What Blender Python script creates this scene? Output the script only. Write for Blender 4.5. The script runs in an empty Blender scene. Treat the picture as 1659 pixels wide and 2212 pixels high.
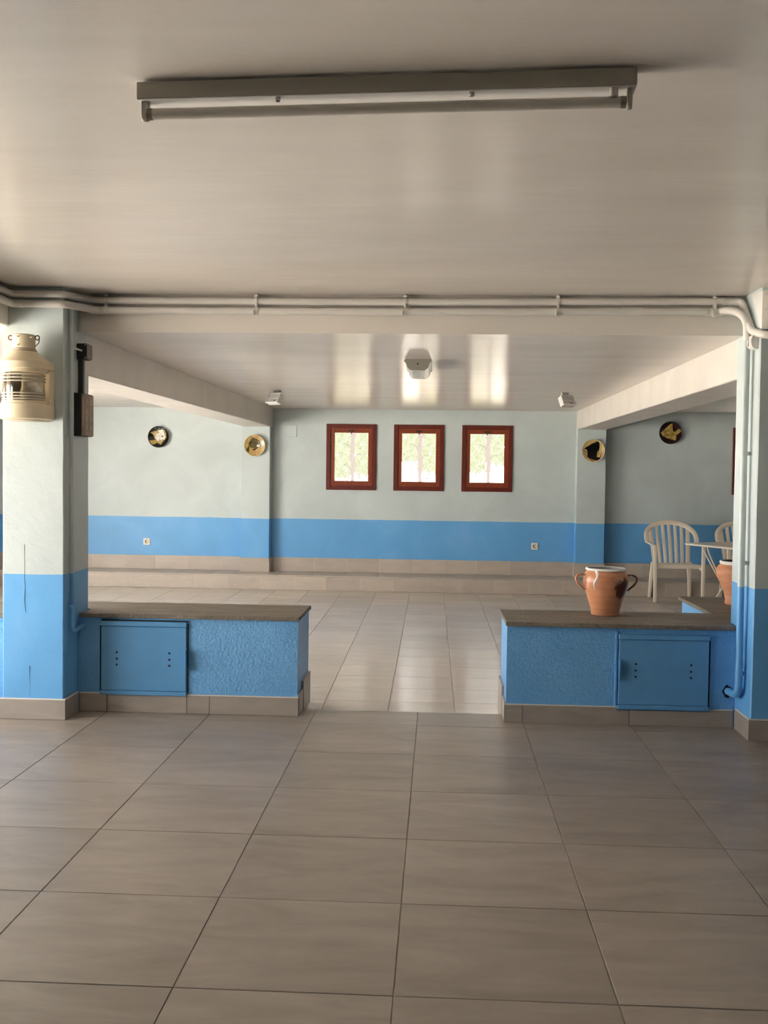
import bpy, bmesh, math, random
from mathutils import Vector, Matrix
random.seed(7)
S = bpy.context.scene
COL = S.collection
PI = math.pi

# ------------------------------------------------------------------ camera
def make_camera():
    pitch, yaw, roll = .0379, .0520, .0129
    f = Vector((-math.sin(yaw)*math.cos(pitch), math.cos(yaw)*math.cos(pitch), -math.sin(pitch)))
    r = Vector((math.cos(yaw), math.sin(yaw), 0)); u = r.cross(f)
    c, s = math.cos(roll), math.sin(roll)
    r2 = c*r + s*u; u2 = -s*r + c*u
    cam = bpy.data.cameras.new('camera'); o = bpy.data.objects.new('camera', cam); COL.objects.link(o)
    M = Matrix((r2, u2, -f)).transposed().to_4x4(); M.translation = (0, 0, 1.406)
    o.matrix_world = M
    cam.sensor_fit = 'HORIZONTAL'; cam.sensor_width = 36; cam.lens = 36*2240/1659
    cam.clip_start = .05; cam.clip_end = 300
    S.camera = o
make_camera()

# ------------------------------------------------------------------ light and exposure
SKY = 5.0
S.view_settings.view_transform = 'Standard'; S.view_settings.look = 'None'
S.view_settings.gamma = 1; S.view_settings.use_curve_mapping = False
S.view_settings.exposure = 1.0
w = bpy.data.worlds.new('sky'); S.world = w; w.use_nodes = True
bg = w.node_tree.nodes['Background']; bg.inputs[0].default_value = (.95, .975, 1.0, 1); bg.inputs[1].default_value = SKY
def make_sun():
    L = bpy.data.lights.new('sun', 'SUN'); L.energy = 70; L.color = (1, .97, .93); L.angle = .01
    o = bpy.data.objects.new('sun', L); COL.objects.link(o)
    d = Vector((-.30, .03, -.95)); o.rotation_euler = d.to_track_quat('-Z', 'Y').to_euler()
make_sun()
def portal(name, loc, direction, sx, sy):
    L = bpy.data.lights.new(name, 'AREA'); L.shape = 'RECTANGLE'; L.size = sx; L.size_y = sy
    L.cycles.is_portal = True
    o = bpy.data.objects.new(name, L); COL.objects.link(o); o.location = loc
    o.rotation_euler = Vector(direction).to_track_quat('-Z', 'Z').to_euler()

# ------------------------------------------------------------------ materials
def lin(c):
    return tuple((v/255/12.92 if v/255 <= .04045 else ((v/255+.055)/1.055)**2.4) for v in c)
def new_mat(name):
    m = bpy.data.materials.new(name); m.use_nodes = True
    nt = m.node_tree; return m, nt, nt.nodes['Principled BSDF']
def N(nt, typ, **kw):
    n = nt.nodes.new(typ)
    for k, v in kw.items():
        if k.startswith('i_'): n.inputs[k[2:].replace('_', ' ')].default_value = v
        else: setattr(n, k, v)
    return n
def pos(nt, scale=(1, 1, 1), rnd=False):
    g = N(nt, 'ShaderNodeNewGeometry'); mp = N(nt, 'ShaderNodeMapping'); mp.inputs['Scale'].default_value = scale
    src = g.outputs['Position']
    if rnd:
        oi = N(nt, 'ShaderNodeObjectInfo'); ml = N(nt, 'ShaderNodeVectorMath', operation='SCALE'); ml.inputs[0].default_value = (37, 53, 11)
        nt.links.new(oi.outputs['Random'], ml.inputs['Scale'])
        ad = N(nt, 'ShaderNodeVectorMath', operation='ADD'); nt.links.new(src, ad.inputs[0]); nt.links.new(ml.outputs[0], ad.inputs[1]); src = ad.outputs[0]
    nt.links.new(src, mp.inputs['Vector']); return mp.outputs['Vector']
def noise(nt, vec, scale, detail=4, rough=.55, dist=0):
    n = N(nt, 'ShaderNodeTexNoise'); n.inputs['Scale'].default_value = scale; n.inputs['Detail'].default_value = detail
    n.inputs['Roughness'].default_value = rough; n.inputs['Distortion'].default_value = dist
    nt.links.new(vec, n.inputs['Vector']); return n.outputs['Fac']
def ramp(nt, fac, stops):
    r = N(nt, 'ShaderNodeValToRGB'); e = r.color_ramp.elements
    while len(e) < len(stops): e.new(.5)
    for el, (p, c) in zip(e, stops): el.position = p; el.color = (*c, 1)
    nt.links.new(fac, r.inputs['Fac']); return r.outputs['Color']
def mix(nt, fac, a, b, blend='MIX'):
    m = N(nt, 'ShaderNodeMix', data_type='RGBA', blend_type=blend)
    for sock, v in ((m.inputs[0], fac), (m.inputs[6], a), (m.inputs[7], b)):
        if hasattr(v, 'links') or isinstance(v, bpy.types.NodeSocket): nt.links.new(v, sock)
        else: sock.default_value = v if isinstance(v, float) else (*v, 1)
    return m.outputs[2]
def bump(nt, bsdf, heights, strength=.3, dist=.01):
    prev = None
    for h, st, d in heights:
        b = N(nt, 'ShaderNodeBump'); b.inputs['Strength'].default_value = st; b.inputs['Distance'].default_value = d
        nt.links.new(h, b.inputs['Height'])
        if prev: nt.links.new(prev, b.inputs['Normal'])
        prev = b.outputs['Normal']
    nt.links.new(prev, bsdf.inputs['Normal'])
def plain(name, col, rough=.5, metal=0., var=.0, spec=.5, bscale=0, bst=.2, coat=0):
    m, nt, b = new_mat(name); b.inputs['Roughness'].default_value = rough; b.inputs['Metallic'].default_value = metal
    b.inputs['Specular IOR Level'].default_value = spec; b.inputs['Coat Weight'].default_value = coat
    v = pos(nt); f = noise(nt, v, 9, 5)
    d = tuple(c*(1-var) for c in col); l = tuple(min(1, c*(1+var)) for c in col)
    nt.links.new(ramp(nt, f, [(.3, d), (.7, l)]), b.inputs['Base Color'])
    if bscale: bump(nt, b, [(noise(nt, v, bscale, 5), bst, .004)])
    return m

BLUE = (.145, .425, .78); PALE = (.565, .63, .622)
def paint_two_tone(name, plaster=.25, line=.815, pale=PALE, blue=BLUE):
    m, nt, b = new_mat(name); v = pos(nt)
    g = N(nt, 'ShaderNodeSeparateXYZ'); nt.links.new(v, g.inputs[0])
    wob = noise(nt, pos(nt, (1, 1, .2)), 3, 3)
    z = N(nt, 'ShaderNodeMath', operation='MULTIPLY_ADD'); nt.links.new(wob, z.inputs[0]); z.inputs[1].default_value = .012; nt.links.new(g.outputs['Z'], z.inputs[2])
    gt = N(nt, 'ShaderNodeMath', operation='GREATER_THAN'); nt.links.new(z.outputs[0], gt.inputs[0]); gt.inputs[1].default_value = line+.006
    f = noise(nt, v, 1.6, 6, .6, .6)
    pa = ramp(nt, f, [(.3, tuple(c*.90 for c in pale)), (.7, tuple(min(1, c*1.06) for c in pale))])
    bl = ramp(nt, f, [(.3, tuple(c*.9 for c in blue)), (.55, blue), (.75, (blue[0]*1.35, blue[1]*1.08, blue[2]*1.04))])
    nt.links.new(mix(nt, gt.outputs[0], bl, pa), b.inputs['Base Color'])
    b.inputs['Roughness'].default_value = .42
    bump(nt, b, [(noise(nt, v, 60, 4), plaster*.35, .004), (noise(nt, v, 7, 3), plaster, .01)])
    return m
M = {}
M['paint'] = paint_two_tone('painted_wall', .18)
M['pillar_paint'] = paint_two_tone('painted_pillar', .45)
M['pipe_paint'] = paint_two_tone('painted_pipe', .05)

def stretch(nt, b, amount):
    # brush marks run across the room, so the sheen spreads along its depth
    b.inputs['Anisotropic'].default_value = amount; c = N(nt, 'ShaderNodeCombineXYZ'); c.inputs[1].default_value = 1; nt.links.new(c.outputs[0], b.inputs['Tangent'])
def ceiling_mat():
    m, nt, b = new_mat('glossy_ceiling_paint'); v = pos(nt)
    f = noise(nt, pos(nt, (.5, 1.5, 1)), 2.5, 5)
    nt.links.new(ramp(nt, f, [(.3, (.70, .645, .58)), (.7, (.77, .715, .65))]), b.inputs['Base Color'])
    b.inputs['Roughness'].default_value = .245; b.inputs['Specular IOR Level'].default_value = .5; stretch(nt, b, .62)
    bump(nt, b, [(noise(nt, pos(nt, (1.6, 26, 1)), 1.6, 6, .65), .22, .006), (noise(nt, pos(nt, (1.0, 5, 1)), 1.2, 2), .15, .012)])
    return m
M['ceiling'] = ceiling_mat()
def beam_mat():
    m, nt, b = new_mat('beam_paint'); v = pos(nt)
    nt.links.new(ramp(nt, noise(nt, v, 3, 6, .6), [(.3, (.66, .61, .55)), (.7, (.76, .71, .65))]), b.inputs['Base Color'])
    b.inputs['Roughness'].default_value = .38; bump(nt, b, [(noise(nt, v, 9, 5), .2, .006)])
    return m
M['beam'] = beam_mat()
def tile_mat(name, dark, midc, light, rough, st, sx=1.0, vsc=(1, 3.2, 3.2), an=0):
    m, nt, b = new_mat(name)
    if an: stretch(nt, b, an)
    v = pos(nt, (vsc[0]*sx, vsc[1]*sx, vsc[2]*sx), True)
    f = noise(nt, v, 2.0, 8, .62, .8)
    c = ramp(nt, f, [(.28, dark), (.5, midc), (.74, light)])
    oi = N(nt, 'ShaderNodeObjectInfo'); mr = N(nt, 'ShaderNodeMapRange'); mr.inputs['To Min'].default_value = .93; mr.inputs['To Max'].default_value = 1.06
    nt.links.new(oi.outputs['Random'], mr.inputs['Value'])
    vm = N(nt, 'ShaderNodeVectorMath', operation='SCALE'); nt.links.new(c, vm.inputs[0]); nt.links.new(mr.outputs[0], vm.inputs['Scale'])
    nt.links.new(vm.outputs[0], b.inputs['Base Color'])
    b.inputs['Roughness'].default_value = rough
    bump(nt, b, [(f, st, .004), (noise(nt, pos(nt, (4, 22, 22), True), 2.2, 5), st*.6, .003)])
    return m
M['tile_front'] = tile_mat('taupe_floor_tile', (.250, .208, .168), (.318, .269, .222), (.385, .328, .272), .36, .06)
M['tile_back'] = tile_mat('beige_floor_tile', (.60, .52, .44), (.65, .565, .48), (.70, .61, .52), .22, .06, an=.6)
M['tile_skirt'] = tile_mat('taupe_skirting_tile', (.32, .272, .228), (.36, .308, .26), (.40, .345, .29), .45, .05, 2.0)
M['tile_step'] = tile_mat('beige_step_tile', (.49, .405, .33), (.535, .45, .37), (.58, .49, .41), .40, .05, 2.0)
M['grout'] = plain('grey_grout', (.50, .44, .37), .9, var=.12)
M['grout_dark'] = plain('dark_floor_grout', (.46, .405, .34), .9, var=.15)
M['grout_white'] = plain('white_grout', (.74, .70, .64), .8, var=.06)
def stone_mat():
    m, nt, b = new_mat('worn_stone_slab'); v = pos(nt, (.7, 2.6, 1.5)); f = noise(nt, v, 5, 9, .7, .7); g = noise(nt, pos(nt), 70, 4, .7)
    c = ramp(nt, f, [(.25, (.085, .068, .052)), (.5, (.175, .145, .115)), (.72, (.30, .255, .205))])
    nt.links.new(mix(nt, .35, c, ramp(nt, g, [(.35, (.05, .04, .03)), (.65, (.33, .28, .22))])), b.inputs['Base Color'])
    b.inputs['Roughness'].default_value = .62; bump(nt, b, [(f, .45, .012), (g, .5, .004)])
    return m
M['stone'] = stone_mat()
def plaster_mat():
    m, nt, b = new_mat('rough_blue_plaster'); v = pos(nt); f = noise(nt, v, 2.4, 5, .6, .4)
    nt.links.new(ramp(nt, f, [(.3, tuple(c*.9 for c in BLUE)), (.7, (BLUE[0]*1.2, BLUE[1]*1.05, BLUE[2]*1.02))]), b.inputs['Base Color'])
    b.inputs['Roughness'].default_value = .36
    h = ramp(nt, noise(nt, v, 62, 4, .6, .6), [(.38, (0, 0, 0)), (.66, (1, 1, 1))])
    bump(nt, b, [(noise(nt, v, 5, 3), .35, .02), (h, .55, .006)])
    return m
M['plaster'] = plaster_mat()
M['blue_metal'] = plain('blue_painted_metal', (.115, .33, .60), .40, var=.05, bscale=30, bst=.05)
M['black'] = plain('black_gap', (.006, .006, .008), .8)
M['crack'] = plain('crack', (.05, .10, .17), .9)
M['white_pvc'] = plain('white_pvc', (.72, .70, .66), .32, var=.04)
M['pipe'] = plain('painted_conduit', (.70, .665, .61), .38, var=.04)
M['clip'] = plain('painted_clip', (.72, .69, .63), .35, var=.06)
M['lamp_body'] = plain('white_lamp_enamel', (.46, .43, .36), .35, var=.03)
M['lamp_reflector'] = plain('white_reflector', (.80, .78, .75), .22, var=.02)
M['tube_glass'] = plain('unlit_tube_glass', (.68, .64, .57), .25, var=.03)
M['tube_cap'] = plain('tube_cap_metal', (.28, .25, .21), .4, metal=.6)
M['steel'] = plain('dull_steel', (.45, .43, .40), .35, metal=.9)
M['plastic_cream'] = plain('cream_plastic', (.92, .80, .64), .36, var=.02)
M['table_white'] = plain('glossy_table_white', (.82, .73, .62), .16, var=.03)
M['socket_white'] = plain('ivory_socket', (.80, .75, .64), .35)
M['socket_shadow'] = plain('socket_recess_shade', (.16, .13, .10), .5)  # shade inside the ivory socket well, painted as a dark tan
def wood_mat(name, d, l):
    m, nt, b = new_mat(name); f = noise(nt, pos(nt, (6, 6, 1.2)), 12, 7, .6, 1.2)
    nt.links.new(ramp(nt, f, [(.3, d), (.7, l)]), b.inputs['Base Color']); b.inputs['Roughness'].default_value = .35
    bump(nt, b, [(f, .15, .003)]); return m
M['wood_dark'] = wood_mat('dark_red_wood', (.085, .010, .006), (.16, .022, .010))
M['wood'] = wood_mat('red_brown_wood', (.17, .030, .010), (.30, .060, .018))
def terracotta(name, glaze):
    m, nt, b = new_mat(name)
    tc = N(nt, 'ShaderNodeTexCoord'); mp = N(nt, 'ShaderNodeMapping'); mp.inputs['Scale'].default_value = (1, 1, 6)
    nt.links.new(tc.outputs['Object'], mp.inputs['Vector']); f = noise(nt, mp.outputs['Vector'], 6, 6, .6)
    c = ramp(nt, f, [(.3, (.48, .190, .085)), (.7, (.61, .275, .145))])
    if glaze:
        n = noise(nt, tc.outputs['Object'], 13, 4, .6, .5)
        sp = N(nt, 'ShaderNodeVectorMath', operation='DISTANCE'); nt.links.new(tc.outputs['Object'], sp.inputs[0]); sp.inputs[1].default_value = (.085, -.10, .165)
        ad = N(nt, 'ShaderNodeMath', operation='MULTIPLY_ADD'); nt.links.new(n, ad.inputs[0]); ad.inputs[1].default_value = .13; nt.links.new(sp.outputs['Value'], ad.inputs[2])
        k = N(nt, 'ShaderNodeMapRange'); k.inputs['From Min'].default_value = .105; k.inputs['From Max'].default_value = .125; k.inputs['To Min'].default_value = 1; k.inputs['To Max'].default_value = 0
        nt.links.new(ad.outputs[0], k.inputs['Value'])
        c = mix(nt, k.outputs[0], c, (.10, .022, .010))
    nt.links.new(c, b.inputs['Base Color']); b.inputs['Roughness'].default_value = .30 if glaze else .6
    bump(nt, b, [(f, .12, .004)]); return m
M['terracotta_glazed'] = terracotta('glazed_terracotta', True)
M['terracotta'] = terracotta('matt_terracotta', False)
M['handle_brown'] = plain('dark_glazed_handle', (.20, .055, .025), .3, var=.3)
M['glaze_white'] = plain('white_glaze', (.80, .77, .72), .15, var=.03)
M['glaze_inside'] = plain('white_glazed_inside', (.55, .55, .54), .12, var=.05)
M['jar_inside'] = plain('dark_jar_inside', (.10, .09, .10), .4)
M['cream_paint'] = plain('cream_enamel', (.80, .68, .47), .38, var=.05, bscale=14, bst=.1)
M['chip'] = plain('chipped_cream_enamel', (.62, .52, .38), .6, var=.35)
M['rust'] = plain('rusty_edge', (.20, .09, .04), .7, var=.3)
M['dark_inside'] = plain('dark_lantern_inside', (.05, .042, .030), .6)
M['lantern_inside'] = plain('grey_lantern_inside', (.30, .27, .21), .5, var=.1)
M['lens_ring'] = plain('lens_ring', (.62, .55, .42), .12, var=.1)
M['bulb'] = plain('frosted_bulb', (.75, .73, .66), .3)
M['black_box'] = plain('black_plastic_box', (.012, .010, .009), .45)
M['brown_panel'] = plain('brown_panel_face', (.26, .165, .105), .5, var=.45)
M['brown_cover'] = plain('brown_cover_face', (.20, .145, .115), .5, var=.2)
M['label'] = plain('label_plate', (.30, .205, .12), .4, var=.25)
M['wire'] = plain('dark_wire', (.03, .025, .02), .5)
M['print_eye'] = plain('black_eye', (.01, .01, .01), .2)
def glaze(name, d, l, rough=.12):
    m, nt, b = new_mat(name); f = noise(nt, pos(nt), 30, 4)
    nt.links.new(ramp(nt, f, [(.35, d), (.65, l)]), b.inputs['Base Color']); b.inputs['Roughness'].default_value = rough; return m
M['g_black'] = glaze('black_plate_glaze', (.004, .004, .004), (.010, .008, .007))
M['g_darkred'] = glaze('dark_red_plate_glaze', (.012, .003, .003), (.035, .006, .005))
M['g_gold'] = glaze('ochre_plate_glaze', (.42, .26, .075), (.55, .38, .14))
M['g_cream'] = glaze('cream_plate_glaze', (.55, .37, .13), (.70, .52, .24))
M['g_rim'] = glaze('pale_rim_glaze', (.70, .58, .36), (.80, .68, .45))
M['g_fishgold'] = glaze('gold_fish_glaze', (.25, .155, .030), (.55, .40, .12))
M['g_fishwhite'] = glaze('white_fish_glaze', (.62, .56, .45), (.85, .80, .70))
M['g_fisholive'] = glaze('olive_fish_glaze', (.045, .035, .010), (.15, .115, .040))
M['g_brown'] = glaze('brown_line_glaze', (.05, .018, .006), (.10, .035, .012))
def clear_glass(name, tint, gloss=.07, rough=.03):
    m, nt, b = new_mat(name); nt.nodes.remove(b)
    out = nt.nodes['Material Output']; t = N(nt, 'ShaderNodeBsdfTransparent'); t.inputs[0].default_value = (*tint, 1)
    g = N(nt, 'ShaderNodeBsdfGlossy'); g.inputs['Roughness'].default_value = rough
    mx = N(nt, 'ShaderNodeMixShader'); mx.inputs[0].default_value = gloss
    nt.links.new(t.outputs[0], mx.inputs[1]); nt.links.new(g.outputs[0], mx.inputs[2]); nt.links.new(mx.outputs[0], out.inputs[0]); return m
M['pane'] = clear_glass('window_glass', (.97, .97, .96))
M['lantern_glass'] = clear_glass('lantern_glass', (.62, .57, .47), .16, .08)
M['film_leaf'] = clear_glass('leaf_film', (.112, .116, .064), .02, .3)
M['film_leaf_pale'] = clear_glass('pale_leaf_film', (.124, .123, .088), .02, .3)
M['film_trunk'] = clear_glass('trunk_film', (.116, .094, .083), .02, .3)
M['film_dark'] = clear_glass('olive_film', (.090, .093, .066), .02, .3)
M['film_line'] = clear_glass('branch_film', (.088, .084, .070), .02, .3)
def diffuser_mat():
    m, nt, b = new_mat('prismatic_diffuser'); b.inputs['Base Color'].default_value = (.86, .84, .80, 1); b.inputs['Roughness'].default_value = .15
    b.inputs['Transmission Weight'].default_value = .35
    wv = N(nt, 'ShaderNodeTexWave'); wv.inputs['Scale'].default_value = 60; nt.links.new(pos(nt), wv.inputs['Vector']); bump(nt, b, [(wv.outputs['Fac'], .4, .003)]); return m
M['diffuser'] = diffuser_mat()
M['ground'] = plain('sandy_ground', (.43, .395, .35), .95, var=.12)
M['outer_wall'] = plain('outer_wall_render', (.62, .58, .52), .9, var=.05)
M['foliage'] = plain('hedge_leaves', (.10, .17, .04), .7, var=.4)

# ------------------------------------------------------------------ mesh helpers
class MB:
    def __init__(s): s.bm = bmesh.new()
    def box(s, x0, x1, y0, y1, z0, z1, b=0, seg=1):
        r = bmesh.ops.create_cube(s.bm, size=1.0); vs = r['verts']
        for v in vs: v.co = Vector((x0+(v.co.x+.5)*(x1-x0), y0+(v.co.y+.5)*(y1-y0), z0+(v.co.z+.5)*(z1-z0)))
        if b:
            es = list({e for v in vs for e in v.link_edges}); bmesh.ops.bevel(s.bm, geom=es, offset=b, segments=seg, affect='EDGES', profile=.6)
        return s
    def rings(s, rings, caps=True, closed=False):
        R = [[s.bm.verts.new(p) for p in r] for r in rings]; n = len(R[0])
        pairs = list(zip(R, R[1:])) + ([(R[-1], R[0])] if closed else [])
        for a, b in pairs:
            for i in range(n): s.bm.faces.new((a[i], a[(i+1) % n], b[(i+1) % n], b[i]))
        if caps and not closed: s.bm.faces.new(R[0][::-1]); s.bm.faces.new(R[-1])
        return s
    def tube(s, path, r, seg=12, caps=True):
        P = [Vector(p) for p in path]; rr = r if isinstance(r, (list, tuple)) else [r]*len(P)
        out = []; side = None
        for i, p in enumerate(P):
            t = ((P[min(i+1, len(P)-1)]-p).normalized() + (p-P[max(i-1, 0)]).normalized())
            t = t.normalized() if t.length > 1e-9 else Vector((0, 0, 1))
            if side is None:
                side = t.cross(Vector((0, 0, 1)) if abs(t.z) < .9 else Vector((1, 0, 0))).normalized()
            else:
                side = (side - t*side.dot(t)).normalized()
            up = t.cross(side)
            out.append([p + rr[i]*(math.cos(2*PI*k/seg)*side + math.sin(2*PI*k/seg)*up) for k in range(seg)])
        return s.rings(out, caps)
    def sweep(s, path, w, t, nrm=(0, -1, 0), seg=10, caps=True, power=.6):
        """flattened rounded bar: w across the path in the surface, t along the normal"""
        P = [Vector(p) for p in path]; out = []
        for i, p in enumerate(P):
            tan = (P[min(i+1, len(P)-1)]-P[max(i-1, 0)]).normalized()
            n = Vector(nrm[i] if isinstance(nrm, list) else nrm); n = (n - tan*n.dot(tan)).normalized(); sd = tan.cross(n)
            ww = w[i] if isinstance(w, (list, tuple)) else w; tt = t[i] if isinstance(t, (list, tuple)) else t
            ring = []
            for k in range(seg):
                c, sn = math.cos(2*PI*(k+.5)/seg), math.sin(2*PI*(k+.5)/seg)
                ring.append(p + sd*(ww/2*math.copysign(abs(c)**power, c)) + n*(tt/2*math.copysign(abs(sn)**power, sn)))
            out.append(ring)
        return s.rings(out, caps)
    def lathe(s, prof, c=(0, 0, 0), seg=40, axis='z', caps=True, a0=0, a1=2*PI):
        c = Vector(c); full = abs(a1-a0-2*PI) < 1e-6; n = seg if full else seg+1
        out = []
        for r, h in prof:
            ring = []
            for k in range(n):
                a = a0+(a1-a0)*k/seg
                if axis == 'z': q = Vector((r*math.cos(a), r*math.sin(a), h))
                elif axis == 'y': q = Vector((r*math.cos(a), h, r*math.sin(a)))
                else: q = Vector((h, r*math.cos(a), r*math.sin(a)))
                ring.append(c+q)
            out.append(ring)
        if full: return s.rings(out, caps)
        R = [[s.bm.verts.new(p) for p in r] for r in out]
        for a, b in zip(R, R[1:]):
            for i in range(n-1): s.bm.faces.new((a[i], a[i+1], b[i+1], b[i]))
        return s
    def prism(s, poly, lo, hi, axis='z', b=0):
        def q(p, h): return (p[0], p[1], h) if axis == 'z' else ((p[0], h, p[1]) if axis == 'y' else (h, p[0], p[1]))
        a = [s.bm.verts.new(q(p, lo)) for p in poly]; c = [s.bm.verts.new(q(p, hi)) for p in poly]; n = len(a)
        fs = [s.bm.faces.new(a[::-1]), s.bm.faces.new(c)] + [s.bm.faces.new((a[i], a[(i+1) % n], c[(i+1) % n], c[i])) for i in range(n)]
        bmesh.ops.recalc_face_normals(s.bm, faces=fs)
        if b: bmesh.ops.bevel(s.bm, geom=list({e for f in fs for e in f.edges}), offset=b, segments=1, affect='EDGES')
        return s
    def face(s, pts): s.bm.faces.new([s.bm.verts.new(p) for p in pts]); return s
    def jitter(s, amt, keep=lambda v: False):
        for v in s.bm.verts:
            if not keep(v.co): v.co += Vector((random.uniform(-amt, amt), random.uniform(-amt, amt), random.uniform(-amt, amt)))
        return s
    def mesh(s, name, mat, smooth=True, off=(0, 0, 0)):
        bmesh.ops.recalc_face_normals(s.bm, faces=s.bm.faces)
        if Vector(off).length: bmesh.ops.translate(s.bm, verts=s.bm.verts, vec=-Vector(off))
        me = bpy.data.meshes.new(name); s.bm.to_mesh(me); s.bm.free()
        for mm in (mat if isinstance(mat, list) else [mat]): me.materials.append(M[mm])
        if smooth:
            me.polygons.foreach_set('use_smooth', [True]*len(me.polygons))
            me.set_sharp_from_angle(angle=math.radians(38))
        return me
    def build(s, name, mat, parent=None, smooth=True, local=False, at=None):
        off = Vector((0, 0, 0))
        if at is not None: off = Vector(at)
        elif parent is not None and not local:
            p = parent
            while p: off += p.location; p = p.parent
        o = bpy.data.objects.new(name, s.mesh(name, mat, smooth, off)); COL.objects.link(o)
        if at is not None: o.location = at
        if parent is not None: o.parent = parent
        return o
def tag(o, label=None, cat=None, group=None, kind=None):
    if label: o['label'] = label
    if cat: o['category'] = cat
    if group: o['group'] = group
    if kind: o['kind'] = kind
    return o
def empty(name, loc=(0, 0, 0), rz=0, **kw):
    o = bpy.data.objects.new(name, None); COL.objects.link(o); o.location = loc; o.rotation_euler = (0, 0, rz); o.empty_display_size = .1
    return tag(o, **kw)
def inst(name, me, parent, loc, rz=0):
    o = bpy.data.objects.new(name, me); COL.objects.link(o); o.location = loc; o.rotation_euler = (0, 0, rz); o.parent = parent; return o
def copy_tree(o, parent=None):
    c = o.copy(); COL.objects.link(c); c.parent = parent
    for ch in list(o.children): copy_tree(ch, c)
    return c
def arc(c, r, a0, a1, n, u, v):
    c, u, v = Vector(c), Vector(u), Vector(v)
    return [c + r*(math.cos(a0+(a1-a0)*i/n)*u + math.sin(a0+(a1-a0)*i/n)*v) for i in range(n+1)]
def smooth_path(pts, rad=.05, n=6):
    P = [Vector(p) for p in pts]; out = [P[0]]
    for a, b, c in zip(P, P[1:], P[2:]):
        d1, d2 = (a-b), (c-b); r1 = min(rad, d1.length*.48); r2 = min(rad, d2.length*.48)
        p0, p2 = b+d1.normalized()*r1, b+d2.normalized()*r2
        for i in range(n+1):
            t = i/n; out.append(p0*(1-t)**2 + b*2*t*(1-t) + p2*t*t)
    out.append(P[-1]); return out

# ------------------------------------------------------------------ room shell
XL, XLF, XR, YF, YB = -5.6, -4.6, 8.0, -7.0, 12.92       # room extents
ZF, ZB, CF, CB = 0.0, -.03, 2.405, 2.19       # floors and ceilings (front, back)
YE = 6.06                                     # edge between the two floors

# front floor
fl = MB().box(XLF-.2, XR, YF, YE, -.25, -.004).build('floor', 'grout_dark'); tag(fl, 'taupe tiled floor of the front room', kind='structure')
def tile_mesh(w, d, h, mat, name, b=.0012):
    return MB().box(-w/2, w/2, -d/2, d/2, -h, 0, b).mesh(name, mat, False)
J = .0035
ft = tile_mesh(.6-J, .6-J, .02, 'tile_front', 'floor_tile')
ft_cut = tile_mesh(.6-J, YE-5.736-J/2, .02, 'tile_front', 'floor_tile_cut')
aside = MB()
for i in range(-4, 18):
    x = -2.5+.6*i+.3
    if x < XLF+.1 or x > XR-.3: continue
    if x < 4.3: inst('floor_tile', ft_cut, fl, (x, (5.736+YE)/2+J/4, random.uniform(-.0004, .0004)))
    else: aside.box(x-.298, x+.298, 5.738, YE, -.02, 0)
    for k in range(1, 22):
        y = 5.736-.6*k+.3
        if y < YF+.3: continue
        if x < 4.3 and y > -.5: inst('floor_tile', ft, fl, (x, y, random.uniform(-.0004, .0004)))
        else: aside.box(x-.298, x+.298, y-.298, y+.298, -.02, 0)
tag(aside.build('floor_tiles_aside', 'tile_front', fl, False), kind='stuff')
# back floor: beige 40 cm tiles, very slightly turned like the real one
fb = MB().box(XL-.121, XR-.121, 0, 12.5-YE, -.25, -.004).build('floor', 'grout'); fb.location = (.121, YE, ZB); fb.rotation_euler = (0, 0, .0062)
tag(fb, 'beige tiled floor of the back room', kind='structure')
bt = tile_mesh(.404-.004, .4-.004, .02, 'tile_back', 'floor_tile_beige')
rest = MB()
for i in range(-14, 20):
    for k in range(16):
        cx, cy = .404*i+.202, .4*k+.2
        if -2.3 < cx+.121 < 1.75 or (cx+.121 >= 1.75 and cx < 4.2 and k >= 8):
            inst('floor_tile', bt, fb, (cx, cy, random.uniform(-.0005, .0005)))
        else:
            rest.box(cx-.2, cx+.2, cy-.198, cy+.198, -.02, 0)
r = rest.build('floor_tiles_aside', 'tile_back', fb, False, local=True); tag(r, kind='stuff')

# ceilings
c1 = MB().box(XLF-.25, XR, YF, 5.88, CF, CF+.25).build('ceiling', 'ceiling'); tag(c1, 'white glossy ceiling of the front room', kind='structure')
c2 = MB().box(XL, XR, 5.88, 13.2, CB, CB+.465).build('ceiling', 'ceiling'); tag(c2, 'lower white glossy ceiling of the back room with its step face', kind='structure')
def beam(x0, x1, y0, y1, z0, z1, label):
    o = MB().box(x0, x1, y0, y1, z0, z1, .006).build('ceiling_beam', 'beam'); tag(o, label, kind='structure')
beam(-2.42, -2.075, 6.0, 12.915, 1.957, CB+.02, 'plastered beam running back from the left pillar')
beam(1.69, 2.03, 6.0, 12.915, 1.962, CB+.02, 'plastered beam running back from the right pillar')
beam(-2.75, -2.39, YF, 5.66, 2.19, CF+.02, 'beam running forward from the left pillar')
beam(1.715, 2.06, YF, 5.59, 2.19, CF+.02, 'beam running forward from the right pillar')

# back wall with four window openings
WIN = [(-1.09, 1.595), (-.248, 1.595), (.598, 1.596), (3.900, 1.60)]
OW, OH = .56, .74
wb = empty('wall_back', (0, 0, 0)); tag(wb, 'pale and blue back wall with small windows', kind='structure')
m = MB(); xs = XL
for cx, cz in WIN:
    m.box(xs, cx-OW/2, YB, YB+.26, -.2, CB+.1); m.box(cx-OW/2, cx+OW/2, YB, YB+.26, -.2, cz-OH/2); m.box(cx-OW/2, cx+OW/2, YB, YB+.26, cz+OH/2, CB+.1); xs = cx+OW/2
m.box(xs, XR, YB, YB+.26, -.2, CB+.1); m.build('masonry', 'paint', wb, False)
MB().box(-2.445, -2.09, 12.77, YB, .152, 1.96, .004).build('pilaster', 'paint', wb, False)
MB().box(1.685, 2.035, 12.77, YB, .152, 1.966, .004).build('pilaster', 'paint', wb, False)
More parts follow.
